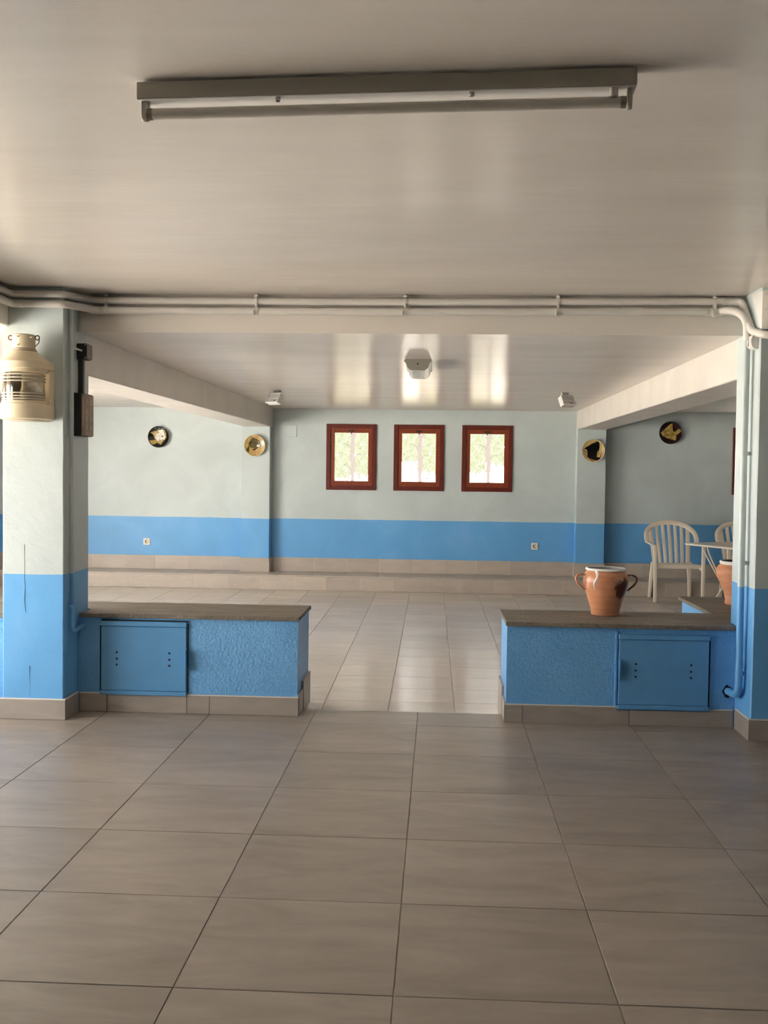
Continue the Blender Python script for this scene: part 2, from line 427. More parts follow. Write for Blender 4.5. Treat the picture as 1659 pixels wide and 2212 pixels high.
# skirting tiles along the back wall and pilasters
sk = tile_mesh(.405-.004, .17, .012, 'tile_step', 'skirting_tile_mesh')
for v in sk.vertices: v.co = (v.co.x, v.co.z, v.co.y)      # stand it up: x wide, y thin, z high
sk.flip_normals()
def skirt(x0, x1, y, parent, name, z0=.153, z1=.328, mat='tile_step', off=.085):
    k = math.floor((x0-off)/.405); x = off+.405*k
    while x < x1-1e-6:
        a, b = max(x, x0), min(x+.405, x1)
        if b-a > .02: MB().box(a+.002, b-.002, y, y+.012, z0, z1, .001).build(name, mat, parent, False)
        if b-a > .02 and x > x0: MB().box(a-.004, a+.004, y+.003, y+.0125, z0, z1).build('grout_joint', 'grout_white', parent, False)
        x += .405
for a, b, yy in ((XL, -2.445, 12.908), (-2.09, 1.685, 12.908), (2.035, 5.4, 12.908)): skirt(a, b, yy, wb, 'skirting_tile')
for a, b in ((-2.45, -2.085), (1.68, 2.04)):
    MB().box(a, b, 12.757, 12.769, .153, .328, .001).build('skirting_tile', 'tile_step', wb, False)
for xx in (-2.09, 1.673): MB().box(xx, xx+.012, 12.772, 12.906, .153, .328, .001).build('skirting_tile', 'tile_step', wb, False)
# step along the back wall
stp = MB().box(XL, XR, 12.462, YB, -.2, .138).build('trim_1', 'grout_white'); tag(stp, 'low tiled step along the back wall', kind='structure')
skirt(XL, 5.4, 12.45, stp, 'riser_tile', ZB+.002, .136, off=-.118)
x = .085-.405*14
while x < 5.4:
    a, b = max(x, XL), min(x+.405, XR)
    MB().box(a+.002, b-.002, 12.447, 12.905, .139, .152, .001).build('tread_tile', 'tile_step', stp, False); x += .405

# side and front walls (outside the frame), with wide door openings on the left
def wall(name, label, boxes):
    mm = MB()
    for b in boxes: mm.box(*b)
    o = mm.build(name, 'paint', smooth=False); tag(o, label, kind='structure')
LO1, LO2, LZ = (2.7, 5.4), (6.4, 10.2), 2.05
wall('wall_left', 'left wall with wide daylight openings', [(XLF-.25, XLF, YF, LO1[0], -.2, CF+.2), (XLF-.25, XLF, LO1[0], LO1[1], LZ, CF+.2), (XLF-.25, XLF, LO1[1], 5.88, -.2, CF+.2), (XL-.25, XLF-.25, 5.63, 5.88, -.2, CF+.2),
      (XL-.25, XL, 5.88, LO2[0], -.2, CF+.2), (XL-.25, XL, LO2[0], LO2[1], LZ, CF+.2), (XL-.25, XL, LO2[1], 13.18, -.2, CF+.2)])
wall('wall_right', 'right wall', [(XR, XR+.25, YF, 13.18, -.2, CF+.2)])
wall('wall_front', 'wall behind the viewer', [(XL-.25, XR+.25, YF-.25, YF, -.2, CF+.2)])
portal('daylight_left_front', (XLF-.12, sum(LO1)/2, LZ/2), (1, 0, 0), LO1[1]-LO1[0], LZ)
portal('daylight_left_back', (XL-.12, sum(LO2)/2, LZ/2), (1, 0, 0), LO2[1]-LO2[0], LZ)
for cx, cz in WIN: portal('daylight_back', (cx, YB+.22, cz), (0, -1, 0), OW, OH)
# ground and hedge outside
g = MB().box(-60, 60, -40, 80, -.6, -.26).build('ground', 'ground', smooth=False); tag(g, 'sandy ground outside', kind='structure')

# ------------------------------------------------------------------ windows
def window(n, cx, cz, printed=True):
    W = empty('window_%d' % n, (cx, YB, cz)); tag(W, ('red wooden window with a tree printed on its glass, %s' % ['leftmost of the three', 'middle of the three', 'rightmost of the three', ''][n-1]) if n < 4 else 'dark window frame half hidden behind the right pillar', kind='structure')
    ow, oh = .312, .410; f = .052
    y0, y1 = YB-.022, YB+.05
    for a, b, c, d in ((cx-ow, cx-ow+f, cz-oh, cz+oh), (cx+ow-f, cx+ow, cz-oh, cz+oh), (cx-ow+f, cx+ow-f, cz+oh-f, cz+oh), (cx-ow+f, cx+ow-f, cz-oh, cz-oh+f)):
        MB().box(a, b, y0, y1, c, d, .003).build('frame_board', 'wood_dark', W, False)
    iw, ih = ow-f+.003, oh-f+.003; s = .052
    for a, b, c, d, nm in ((cx-iw, cx-iw+s, cz-ih, cz+ih, 'sash_stile'), (cx+iw-s, cx+iw, cz-ih, cz+ih, 'sash_stile'),
                           (cx-iw+s, cx+iw-s, cz+ih-s-.006, cz+ih, 'sash_rail'), (cx-iw+s, cx+iw-s, cz-ih, cz-ih+s+.012, 'sash_rail')):
        MB().box(a, b, YB-.008, YB+.045, c, d, .003).build(nm, 'wood', W, False)
    pw, p0, p1 = iw-s+.004, cz-ih+s+.008, cz+ih-s-.002
    P = MB().box(cx-pw, cx+pw, YB+.016, YB+.021, p0, p1).build('pane', 'pane', W, False)
    MB().tube([(cx, YB-.012, p1+.028), (cx, YB-.016, p1-.02)], .006, 8).box(cx-.035, cx+.035, YB-.014, YB-.006, p1+.012, p1+.03, .002).build('latch', 'wire', W)
    if not printed: return
    # the printed tree: a mosaic film on the glass, cells side by side without overlaps
    yp = YB+.0145; h = p1-p0; rr = random.Random(100+n)
    cs = .0105; nx, nz = round(2*pw/cs), round(h/cs)
    V = {}
    for i in range(nx+1):
        for k in range(nz+1):
            jx = 0 if i in (0, nx) else rr.uniform(-.36, .36); jz = 0 if k in (0, nz) else rr.uniform(-.36, .36)
            V[i, k] = (cx-pw+(i+jx)*2*pw/nx, yp, p0+(k+jz)*h/nz)
    BR = [[(.49, .62), (.44, .72), (.36, .76), (.26, .77)], [(.58, .46), (.62, .53), (.70, .56), (.80, .55)], [(.49, .22), (.44, .30), (.36, .33), (.28, .33)], [(.59, .93), (.62, .98)], [(.60, .02), (.64, .07), (.72, .085), (.80, .07)]]
    BP = [p for pts in BR for p in smooth_path([(u, 0, v) for u, v in pts], .12, 8)]
    BP = [p for a_, b_ in zip(BP, BP[1:]) for p in ([a_.lerp(b_, t/6) for t in range(6)] if (a_-b_).length < .2 else [a_])]
    sn = lambda u, v, a_, b_, c_: math.sin(u*a_+c_)*math.sin(v*b_+c_*1.7)
    films = {k_: MB() for k_ in ('film_leaf', 'film_leaf_pale', 'film_dark', 'film_trunk', 'film_line')}
    for i in range(nx):
        for k in range(nz):
            u, v = (i+.5)/nx, (k+.5)/nz
            wob = .035*sn(u, v, 31, 23, n)+.03*sn(u, v, 57, 61, n*2.3)
            lowl = (.05, .40, .20)[n-1]; lowr = (.12, .20, .36)[n-1]
            fol = v+wob*1.5 > (lowl if u < .47 else lowr) and v < .992
            hole = sn(u, v, 14, 11, 3.1*n)*.6+sn(u, v, 37, 29, n) > 1.28
            tc, tw = .535+.012*math.sin(v*7), .058+.012*(v > .9)-.008*math.sin(v*9)
            d = min((abs(u-p.x)*2*pw)**2+((v-p.z)*h)**2 for p in BP)
            if abs(u-tc) < tw: mat = 'film_trunk'
            elif d < (.0048)**2: mat = 'film_line'
            elif not fol or hole: continue
            else:
                q = sn(u, v, 19, 17, n)*.5+rr.random()
                mat = 'film_dark' if rr.random() < .05 else ('film_leaf' if q > .78 else 'film_leaf_pale')
            films[mat].face([V[i, k], V[i+1, k], V[i+1, k+1], V[i, k+1]])
    for nm, mat in (('trunk_print', 'film_trunk'), ('branch_print', 'film_line'), ('leaf_print', 'film_leaf'), ('pale_leaf_print', 'film_leaf_pale'), ('dark_leaf_print', 'film_dark')):
        bmesh.ops.remove_doubles(films[mat].bm, verts=films[mat].bm.verts, dist=1e-6)
        tag(films[mat].build(nm, mat, P, False), kind='stuff')
for i, (cx, cz) in enumerate(WIN): window(i+1, cx, cz, i < 3)

# ------------------------------------------------------------------ pillars
def pillar(x0, x1, y0, y1, label, sides):
    root = empty('pillar', ((x0+x1)/2, y0, 0)); tag(root, label, 'pillar')
    m = MB(); nz = 24; rings = []
    for i in range(nz+1):
        z = CF*i/nz; j = lambda: random.uniform(-.0011, .0011) if 0 < i < nz else 0
        c = .007
        a0, a1, b0, b1 = x0+j(), x1+j(), y0+j(), y1
        rings.append([(a0+c, b0, z), (a1-c, b0, z), (a1, b0+c, z), (a1, b1, z), (a0, b1, z), (a0, b0+c, z)])
    m.rings(rings).build('shaft', 'pillar_paint', root)
    for (a, b, c, d) in sides:
        MB().box(a, b, c, d, .001, .112, .001).build('skirting_tile', 'tile_skirt', root, False)
        MB().box(a+.001, b-.001, c+.001, d-.001, .112, .118).build('grout_line', 'grout_white', root, False)
    return root
PL = pillar(-2.425, -2.075, 5.66, 6.055, 'painted pillar on the left carrying the cream lantern', [(-2.60, -2.064, 5.648, 5.660), (-2.075, -2.064, 5.661, 5.872)])
PR = pillar(1.681, 2.035, 5.59, 5.998, 'painted pillar on the right with a conduit down its left face', [(1.670, 2.05, 5.578, 5.590), (1.670, 1.681, 5.591, 5.845)])
for pts in ([(-2.30, .98), (-2.300, .92), (-2.298, .86), (-2.301, .80), (-2.296, .74), (-2.299, .70), (-2.300, .66), (-2.293, .60)], [(-2.272, .30), (-2.270, .24), (-2.268, .18), (-2.269, .13)]):
    m = MB()
    for (a, z0), (b, z1) in zip(pts, pts[1:]): m.prism([(a-.0006, z0), (b-.0006, z1), (b+.0006, z1), (a+.0006, z0)], 5.6588, 5.6645, 'y')
    m.build('crack', 'crack', PL, False)

# ------------------------------------------------------------------ low masonry benches
def stone_cap(poly, z0, z1, root, name='stone_slab'):
    """slab with slightly worn edges: polygon in plan, edges subdivided and jittered"""
    pts = []
    for (a, b) in zip(poly, poly[1:]+poly[:1]):
        L = math.hypot(b[0]-a[0], b[1]-a[1]); n = max(1, int(L/.05))
        for i in range(n):
            t = i/n; j = .0022 if 0 < i else 0
            pts.append((a[0]+(b[0]-a[0])*t+random.uniform(-j, j), a[1]+(b[1]-a[1])*t+random.uniform(-j, j)))
    return MB().prism(pts, z0, z1, b=.0028).build(name, 'stone', root, False)
def hatch(root, x0, x1, z0, z1, yf, handle_right):
    d = MB().box(x0, x1, yf-.016, yf+.006, z0+.026, z1-.03, .002).build('door', 'blue_metal', root, False); d['label'] = 'blue painted metal hatch door with two columns of holes'
    MB().box(x0-.004, x1+.004, yf-.024, yf+.004, z1-.028, z1, .003).build('top_lip', 'blue_metal', d, False)
    MB().box(x0-.006, x1+.004, yf-.024, yf+.004, z0, z0+.024, .003).build('bottom_lip', 'blue_metal', d, False)
    hx = x1 if handle_right else x0
    MB().prism([(yf-.012, .250), (yf-.040, .262), (yf-.040, .368), (yf-.012, .380)], hx-.002, hx+.004, 'x', .001).build('handle', 'blue_metal', d, False)
    for fx in ((x0+.093, x1-.098)):
        for zz in (.277, .312, .349):
            MB().lathe([(.0058, -.002), (.0058, .004)], (fx, yf-.0165, zz), 12, 'y').build('vent_hole', 'black', d)
    g0 = x0-.010 if handle_right else x1+.002
    MB().box(g0, g0+.008, yf-.004, yf+.02, z0+.01, z1-.01).build('gap', 'black', root, False)
    if handle_right: MB().box(x0, x1+.012, yf-.006, yf+.02, z1+.001, z1+.007).box(x1+.006, x1+.010, yf-.004, yf+.02, z0+.02, z1-.01).build('gap', 'black', root, False)
    else: MB().box(x0-.022, x0-.010, yf-.010, yf+.006, z0, z1+.012, .002).build('door_jamb', 'plaster', root, False)
# left bench
bl = empty('masonry_bench', (-1.43, 5.9, 0)); tag(bl, 'low blue masonry bench by the left pillar, stone slab top, empty', 'bench')
YL = 5.888
MB().box(-2.074, -.792, YL, 6.055, .0, .548).box(-2.074, -.792, 6.055, 6.385, -.03, .548).build('body', 'plaster', bl, False)
stone_cap([(-2.062, 5.866), (-.785, 5.872), (-.780, 6.405), (-2.35, 6.405), (-2.35, 6.068), (-2.062, 6.068)], .549, .573, bl)
hatch(bl, -1.935, -1.437, .102, .530, YL, True)
for a, b in ((-2.062, -1.9), (-1.9, -1.432), (-1.432, -1.3), (-1.3, -.783)):
    MB().box(a+.0015, b-.0015, YL-.012, YL, .001, .106, .001).build('skirting_tile', 'tile_skirt', bl, False)
MB().box(-2.062, -.785, YL-.011, YL-.001, .106, .111).build('grout_line', 'grout_white', bl, False)
MB().box(-.792, -.781, YL, 6.058, .001, .125, .001).build('skirting_tile', 'tile_skirt', bl, False)
MB().box(-.792, -.778, 6.062, 6.385, -.029, .170, .001).build('skirting_tile', 'tile_skirt', bl, False)
# right bench
br_ = empty('masonry_bench', (1.03, 5.9, 0)); tag(br_, 'low blue masonry bench by the right pillar with a terracotta pot on its slab', 'bench')
YR = 5.878
m = MB().box(.402, 1.679, YR, 6.055, 0, .548).box(.402, 1.679, 6.055, 6.385, -.03, .548); m.build('body', 'plaster', br_, False)
stone_cap([(.393, 5.858), (1.668, 5.846), (1.676, 5.99), (1.676, 6.01), (2.10, 6.01), (2.10, 6.40), (.388, 6.405)], .549, .574, br_)
hatch(br_, 1.031, 1.529, .092, .516, YR, False)
for poly in ([(.391, .001), (.4925, .001), (.4925, .100), (.391, .100)],
             [(.4955, .001), (1.0925, .001), (1.0925, .085), (1.024, .085), (1.024, .100), (.4955, .100)],
             [(1.0955, .001), (1.669, .001), (1.669, .096), (1.537, .096), (1.537, .085), (1.0955, .085)]):
    MB().prism(poly, YR-.012, YR, 'y').build('skirting_tile', 'tile_skirt', br_, False)
MB().box(.395, 1.024, YR-.011, YR-.001, .100, .105).build('grout_line', 'grout_white', br_, False)
MB().box(1.537, 1.669, YR-.011, YR-.001, .096, .101).build('grout_line', 'grout_white', br_, False)
MB().box(.391, .402, YR, 6.058, .001, .112, .001).build('skirting_tile', 'tile_skirt', br_, False)
MB().box(.388, .402, 6.062, 6.385, -.029, .165, .001).build('skirting_tile', 'tile_skirt', br_, False)
# ragged hole where the drain pipe enters
hp = []
for i in range(18):
    a = 2*PI*i/18; rr = .029*random.uniform(.85, 1.2); hp.append((1.640+rr*math.cos(a)*.9, .203+rr*math.sin(a)*1.15))
MB().prism(hp, YR-.0012, YR+.003, 'y').build('pipe_hole', 'black', br_, False)
# side bench behind the right pillar
bs = empty('masonry_bench', (1.9, 6.85, ZB)); tag(bs, 'short side bench with stone top behind the right pillar under the plain jar', 'bench')
MB().box(1.70, 2.08, 6.41, 7.262, -.03, .548).build('body', 'plaster', bs, False)
stone_cap([(1.677, 6.408), (2.10, 6.408), (2.10, 7.285), (1.677, 7.285)], .549, .573, bs)
# bench left of the left pillar
bo = empty('masonry_bench', (-3.4, 5.9, 0)); tag(bo, 'blue bench cut off at the left edge, beyond the lantern pillar', 'bench')
MB().box(-4.6, -2.43, YL, 6.055, 0, .535).box(-4.6, -2.43, 6.055, 6.37, -.03, .535).build('body', 'plaster', bo, False)
stone_cap([(-4.6, 5.866), (-2.428, 5.868), (-2.428, 6.06), (-2.36, 6.07), (-2.36, 6.405), (-4.6, 6.405)], .536, .561, bo)
for k in range(4): MB().box(-4.6+.5*k, -4.6+.5*k+.497, YL-.012, YL, .001, .105, .001).build('skirting_tile', 'tile_skirt', bo, False)

# ------------------------------------------------------------------ conduits under the ceiling
def ring(m, c, d, r, l, seg=16):
    c, d = Vector(c), Vector(d).normalized(); m.tube([c-d*l/2, c+d*l/2], r, seg); return m
CLIPX = (-1.901, -1.041, -.201, .649, 1.509)
zu, zl, yp = 2.366, 2.313, 5.852
up = empty('conduit', (0, yp, zu)); tag(up, 'upper of the two white conduits along the ceiling step', 'pipe')
pth = smooth_path([(-2.363, 4.2, zu), (-2.363, 5.628, zu-.003), (-2.075, 5.628, zu-.004), (-1.985, yp, zu), (-.2, yp, zu-.003), (1.595, yp, zu+.008)], .035, 6)
MB().tube(pth, .0195, 16).build('pipe', 'pipe', up)
MB().tube(smooth_path([(1.595, yp, zu+.008), (1.652, yp-.01, zu+.006), (1.655, 5.655, 2.185), (1.69, 5.548, 2.152), (1.80, 5.548, 2.150)], .032, 6), .0205, 16).build('bent_pipe', 'pipe', up)
for (x, yy, d) in ((1.555, yp, (1, 0, 0)), (1.588, yp, (1, 0, 0)), (1.735, 5.548, (1, 0, 0)), (-2.0, yp-.02, (.5, .9, 0))):
    m = MB(); ring(m, (x, yy, zu+.008 if yy > 5.8 else 2.151), d, .0228, .012 if x != 1.735 else .05).build('coupling', 'clip', up)
for x in CLIPX:
    m = MB(); ring(m, (x, yp, zu-.001), (1, 0, 0), .0235, .014); m.tube([(x, yp, zu+.018), (x, yp, CF)], .005, 8); m.box(x-.006, x+.006, yp-.02, yp-.012, zu-.034, zu-.014, .002); m.box(x-.010, x+.010, yp-.012, yp+.012, zu+.022, zu+.034, .002)
    m.build('clip', 'clip', up)
lo = empty('conduit', (0, yp, zl)); tag(lo, 'lower white conduit along the ceiling step, turning down the right pillar to the bench', 'pipe')
pth = smooth_path([(-2.363, 4.2, zl), (-2.363, 5.628, zl-.003), (-2.06, 5.628, zl-.006), (-1.955, yp, zl-.004), (-.2, yp, zl-.004), (1.51, yp, zl+.006)], .035, 6)
MB().tube(pth, .0205, 16).build('pipe', 'pipe', lo)
px, py = 1.645, 5.70
MB().tube([Vector((1.50, yp, zl+.006))]+[Vector((1.535, yp, zl+.006))*(1-t)**2+Vector((px, py+.01, zl+.008))*2*t*(1-t)+Vector((px, py, 2.20))*t*t for t in [i/10 for i in range(11)]]+[Vector((px, py, 2.14))], .0212, 16).build('elbow', 'pipe', lo)
dn = MB().tube([(px, py, 2.15), (px, py, 1.5), (px, py-.012, .33)], .0185, 16).build('down_pipe', 'pipe_paint', lo)
MB().tube(smooth_path([(px, py-.012, .40), (px, py-.012, .215), (1.641, 5.90, .203)], .09, 8), .0205, 16).build('elbow', 'pipe_paint', lo)
m = MB(); ring(m, (px, py, 2.152), (0, 0, 1), .0218, .02).build('coupling', 'clip', lo)
for z, yy in ((1.534, py), (.942, py-.006), (.342, py-.012)):
    m = MB(); ring(m, (px, yy, z), (0, 0, 1), .0218, .022); m.box(px+.012, 1.681, yy-.008, yy+.008, z-.01, z+.01, .002).build('pipe_clamp', 'pipe_paint', lo)
m = MB(); m.box(1.612, 1.618, 5.80, 5.812, 2.07, 2.10, .001)
for x in CLIPX:
    m = MB(); ring(m, (x, yp, zl-.002), (1, 0, 0), .0248, .022); m.box(x-.016, x-.010, yp-.030, yp-.018, zl-.028, zl+.0, .002); m.box(x-.01, x+.01, yp, 5.88, zl-.008, zl+.008)
    m.build('clip', 'clip', lo)
for x, l in ((.999, .006), (1.052, .10), (1.105, .006), (1.458, .008), (1.468, .008), (1.515, .07), (-1.965, .07), (-2.30, .02)):
    m = MB(); ring(m, (x, yp if x > -2 else 5.628, zl+.004 if x > .9 else zl-.004), (1, 0, 0), .0228, l).build('coupling', 'clip', lo)
# thin conduit on the left pillar's right face
vp = empty('conduit', (-2.055, 5.73, 1.4)); tag(vp, 'thin vertical conduit on the right face of the lantern pillar', 'pipe')
MB().tube(smooth_path([(-2.055, 5.715, 2.29), (-2.055, 5.72, 1.4), (-2.055, 5.735, .485), (-2.040, 5.90, .505)], .035, 6), .0125, 14).build('pipe', 'pipe_paint', vp)
for z in (1.95, .63):
    m = MB(); ring(m, (-2.055, 5.722, z), (0, 0, 1), .0148, .016); m.box(-2.076, -2.055, 5.712, 5.728, z-.007, z+.007).build('clamp', 'pipe_paint', vp)
m = MB(); m.tube([(-2.06, 5.73, 2.085), (-2.045, 5.855, 2.08)], .006, 8).build('side_branch', 'pipe', vp)
# tapered cover at the top of the right pillar
tc_ = empty('pipe_cover', (1.72, 5.57, 2.29)); tag(tc_, 'tapered white cover box at the top of the right pillar', 'cover')
m = MB(); m.bm.faces.ensure_lookup_table() if False else None
A = [(1.664, 5.700, 2.383), (1.677, 5.552, 2.383), (1.712, 5.552, 2.383), (1.712, 5.700, 2.383)]; B = [(1.676, 5.570, 2.185), (1.677, 5.552, 2.185), (1.712, 5.552, 2.185), (1.712, 5.588, 2.185)]
m.rings([B, A]).build('shell', 'white_pvc', tc_, False)
for x, z in ((1.698, 2.365), (1.698, 2.285)): MB().lathe([(.003, 0), (.003, -.002)], (x, 5.552, z), 8, 'y').build('screw', 'steel', tc_)
# small alarm box on the right pillar
al = empty('alarm_box', (1.66, 5.66, 2.126)); tag(al, 'small white rounded alarm box beside the conduit on the right pillar', 'alarm')
prof = [(1.681, 2.086), (1.660, 2.086), (1.645, 2.098), (1.638, 2.118), (1.638, 2.134), (1.645, 2.154), (1.660, 2.166), (1.681, 2.166)]
MB().prism(prof, 5.612, 5.70, 'y', .004).build('case', 'white_pvc', al)
MB().box(1.6365, 1.6385, 5.645, 5.650, 2.104, 2.148).build('slot', 'black', al, False)

# ------------------------------------------------------------------ black boxes on the left pillar
jb = empty('junction_box', (-2.045, 5.89, 2.075)); tag(jb, 'small black junction box high on the lantern pillar', 'electrical box')
MB().box(-2.0745, -2.018, 5.85, 5.935, 2.030, 2.122, .004).build('case', 'black_box', jb)
MB().box(-2.018, -2.011, 5.846, 5.939, 2.034, 2.118, .003).build('cover', 'brown_cover', jb)
for z in (2.040, 2.112): MB().lathe([(.004, 0), (.004, -.003)], (-2.024, 5.85, z), 10, 'y').build('screw', 'white_pvc', jb)
pb = empty('switch_panel', (-2.05, 5.89, 1.71)); tag(pb, 'black box with a brown label face below the junction box', 'electrical box')
MB().box(-2.0745, -2.026, 5.79, 5.985, 1.592, 1.836, .003).build('case', 'black_box', pb)
MB().box(-2.026, -2.019, 5.792, 5.983, 1.596, 1.832, .002).build('face', 'brown_panel', pb)
for i in range(2):
    for k in range(4):
        y0 = 5.838+i*.065; z0 = 1.768-k*.047
        MB().box(-2.020, -2.0165, y0, y0+.045, z0, z0+.036, .001).build('label_plate', 'label', pb, False)
MB().box(-2.020, -2.0165, 5.838, 5.878, 1.604, 1.616, .001).build('label_plate', 'label', pb, False)
bc = empty('cable_duct', (-2.052, 5.885, 1.93)); tag(bc, 'short black cable duct joining the two black boxes', 'duct')
MB().box(-2.0745, -2.045, 5.875, 5.905, 1.836, 2.030, .003).build('duct', 'black_box', bc)

# ------------------------------------------------------------------ ship lantern
ln = empty('ship_lantern', (-2.25, 5.66, 1.67)); tag(ln, 'cream ship lantern with a ribbed glass lens hanging on the left pillar', 'lantern')
LC = Vector((-2.256, 5.545, 0))
def dee(r, yb, n=22, sx=1.0):
    """half-round front with straight back, plan polygon"""
    a = [(LC.x+r*sx*math.cos(t), LC.y+r*math.sin(t)) for t in [-PI*i/n for i in range(n+1)]]
    return a+[(LC.x-r*sx, yb), (LC.x+r*sx, yb)]
def dee_rings(m, prof, yb=5.657):
    rings = []
    for r, z in prof: rings.append([(x, y, z) for x, y in dee(r, yb)])
    m.rings(rings); return m
dee_rings(MB(), [(.116, 1.668), (.128, 1.674), (.128, 1.750), (.122, 1.755)]).build('base', 'cream_paint', ln)
dee_rings(MB(), [(.100, 1.662), (.108, 1.668)]).build('base_plate', 'chip', ln)
dee_rings(MB(), [(.117, 1.753), (.117, 1.767), (.112, 1.770)]).build('lower_rim', 'cream_paint', ln)
dee_rings(MB(), [(.113, 1.920), (.118, 1.924), (.118, 1.940), (.113, 1.944)]).build('upper_rim', 'cream_paint', ln)
dee_rings(MB(), [(.118, 1.938), (.128, 1.943), (.128, 1.976), (.124, 1.980)]).build('top_band', 'cream_paint', ln)
# sloping roof to the round neck
rings = []
for t in (0, .15, 1):
    z = 1.980+.062*t; r = .124+(.062-.124)*t; sh = dee(.126, 5.657); ring_ = []
    n = len(sh); 
    for i, (x, y) in enumerate(sh):
        ang = math.atan2(y-LC.y, x-LC.x); tx, ty = LC.x+.062*math.cos(ang), LC.y+.062*math.sin(ang)
        ring_.append((x+(tx-x)*t, y+(ty-y)*t, z))
    rings.append(ring_)
MB().rings(rings).build('roof', 'cream_paint', ln)
MB().lathe([(.067, 2.037), (.067, 2.045), (.063, 2.047), (.063, 2.051), (.060, 2.053), (.060, 2.124), (.056, 2.128), (.054, 2.124), (.054, 2.05)], LC, 32).build('chimney', 'cream_paint', ln)
MB().lathe([(.0675, 2.038), (.0675, 2.0415)], LC, 32).lathe([(.0638, 2.048), (.0638, 2.0505)], LC, 32).build('seam', 'rust', ln)
for sgn in (-1, 1):
    MB().tube(arc((LC.x+sgn*.074, LC.y, 2.112), .012, 0, 2*PI, 14, (1, 0, 0), (0, 0, 1)), .0032, 8).build('ring', 'rust', ln)
MB().tube(smooth_path([(LC.x+.084, LC.y-.006, 2.108), (LC.x+.090, LC.y-.012, 2.085), (LC.x+.066, LC.y-.02, 2.060)], .02, 5), .003, 8).build('wire_hook', 'rust', ln)
for a, z in ((-1.75, 2.112), (-1.75, 2.066), (-1.75, 2.032), (-.6, 2.110)):
    MB().box(-.008, .008, -.003, .003, -.004, .004, .001).build('rivet', 'chip', ln, at=None, local=True).location = (LC.x+.066*math.cos(a)-ln.location.x, LC.y+.066*math.sin(a)-ln.location.y, z-ln.location.z)
# back case beside the lens
MB().box(LC.x+.100, LC.x+.127, 5.585, 5.657, 1.750, 1.94, .002).build('side_case', 'cream_paint', ln)
MB().box(LC.x-.127, LC.x-.100, 5.585, 5.657, 1.750, 1.94, .002).build('side_case', 'cream_paint', ln)
MB().box(LC.x-.100, LC.x+.100, 5.645, 5.657, 1.750, 1.94).build('back_plate', 'lantern_inside', ln)
gl = MB().lathe([(.106, 1.770), (.109, 1.80), (.109, 1.89), (.106, 1.920)], LC, 40, caps=False, a0=-PI-.25, a1=.25).build('lens', 'lantern_glass', ln)
for z, rr in ((1.778, .1105), (1.792, .1125), (1.808, .1115), (1.873, .1115), (1.890, .1135), (1.908, .1125)):
    MB().tube([LC+Vector((rr*math.cos(t), rr*math.sin(t), z)) for t in [-PI-.2+(PI+.4)*i/30 for i in range(31)]], .0040, 8).build('lens_rib', 'lens_ring', gl)
MB().lathe([(.002, 1.771), (.016, 1.773), (.021, 1.79), (.022, 1.82), (.013, 1.845), (.012, 1.918)], LC, 20).build('bulb', 'bulb', ln)
MB().tube([LC+Vector((-.034, -.105, 1.771)), LC+Vector((-.034, -.105, 1.919))], .0018, 6).build('guard_wire', 'lens_ring', ln)

# ------------------------------------------------------------------ lamps
fx = empty('strip_lamp', (-.16, 2.62, 2.4), math.atan2(-.073, 1.255)); tag(fx, 'long unlit fluorescent strip lamp on the front ceiling', 'lamp')
LL = .629
MB().box(-LL, LL, 0, .062, -.045, -.002, .002).build('housing', 'lamp_body', fx, False, local=True)
MB().box(-LL+.002, LL-.002, .001, .061, -.0475, -.045, .001).build('reflector', 'lamp_reflector', fx, False, local=True)
tb = MB().tube([(-.592, .026, -.077), (.592, .026, -.077)], .0142, 20).build('tube', 'tube_glass', fx, local=True)
for sg in (-1, 1):
    MB().tube([(sg*.592, .026, -.077), (sg*.606, .026, -.077)], .0148, 20).build('end_cap', 'tube_cap', tb, local=True)
    MB().prism([(.010, -.047), (.044, -.047), (.044, -.078), (.040, -.091), (.026, -.096), (.012, -.091), (.010, -.078)], sg*.606 if sg > 0 else -.620, .620 if sg > 0 else -.606, 'x', .002).build('lamp_holder', 'lamp_body', fx, local=True)
for xx in (-.262, .228): MB().lathe([(.0062, -.047), (.0075, -.052), (.0062, -.058), (.003, -.059)], (xx, .012, 0), 12).build('screw', 'steel', fx, local=True)
MB().lathe([(.0105, -.047), (.0105, -.066), (.008, -.069)], (.575, .012, 0), 16).build('starter', 'steel', fx, local=True)

fl2 = empty('ceiling_lamp', (-.153, 7.18, CB)); tag(fl2, 'short strip lamp with clear ribbed cover on the back ceiling', 'lamp')
def capshape(s=1.0):
    half = [(0, 0), (.086, 0), (.095, -.008), (.095, -.018), (.084, -.024), (.080, -.030), (.074, -.055), (.056, -.072), (.044, -.077), (0, -.077)]
    return [(x*s-.153, z+CB) for x, z in half] + [(-x*s-.153, z+CB) for x, z in half[::-1][1:-1]]
MB().prism(capshape(), 7.18, 7.192, 'y', .001).build('end_cap', 'lamp_body', fl2)
MB().prism(capshape(), 7.828, 7.84, 'y', .001).build('end_cap', 'lamp_body', fl2)
MB().prism([(x, z) for x, z in capshape(.97)], 7.192, 7.828, 'y').build('cover', 'diffuser', fl2, False)
for k in (-3, -2, -1, 1, 2, 3): MB().box(-.153+k*.017-.002, -.153+k*.017+.002, 7.2, 7.82, CB-.0785, CB-.077).build('cover_rib', 'diffuser', fl2, False)
MB().lathe([(.0055, 0), (.0055, -.003)], (-.153, 7.18, CB-.032), 12, 'y').build('screw', 'black', fl2)

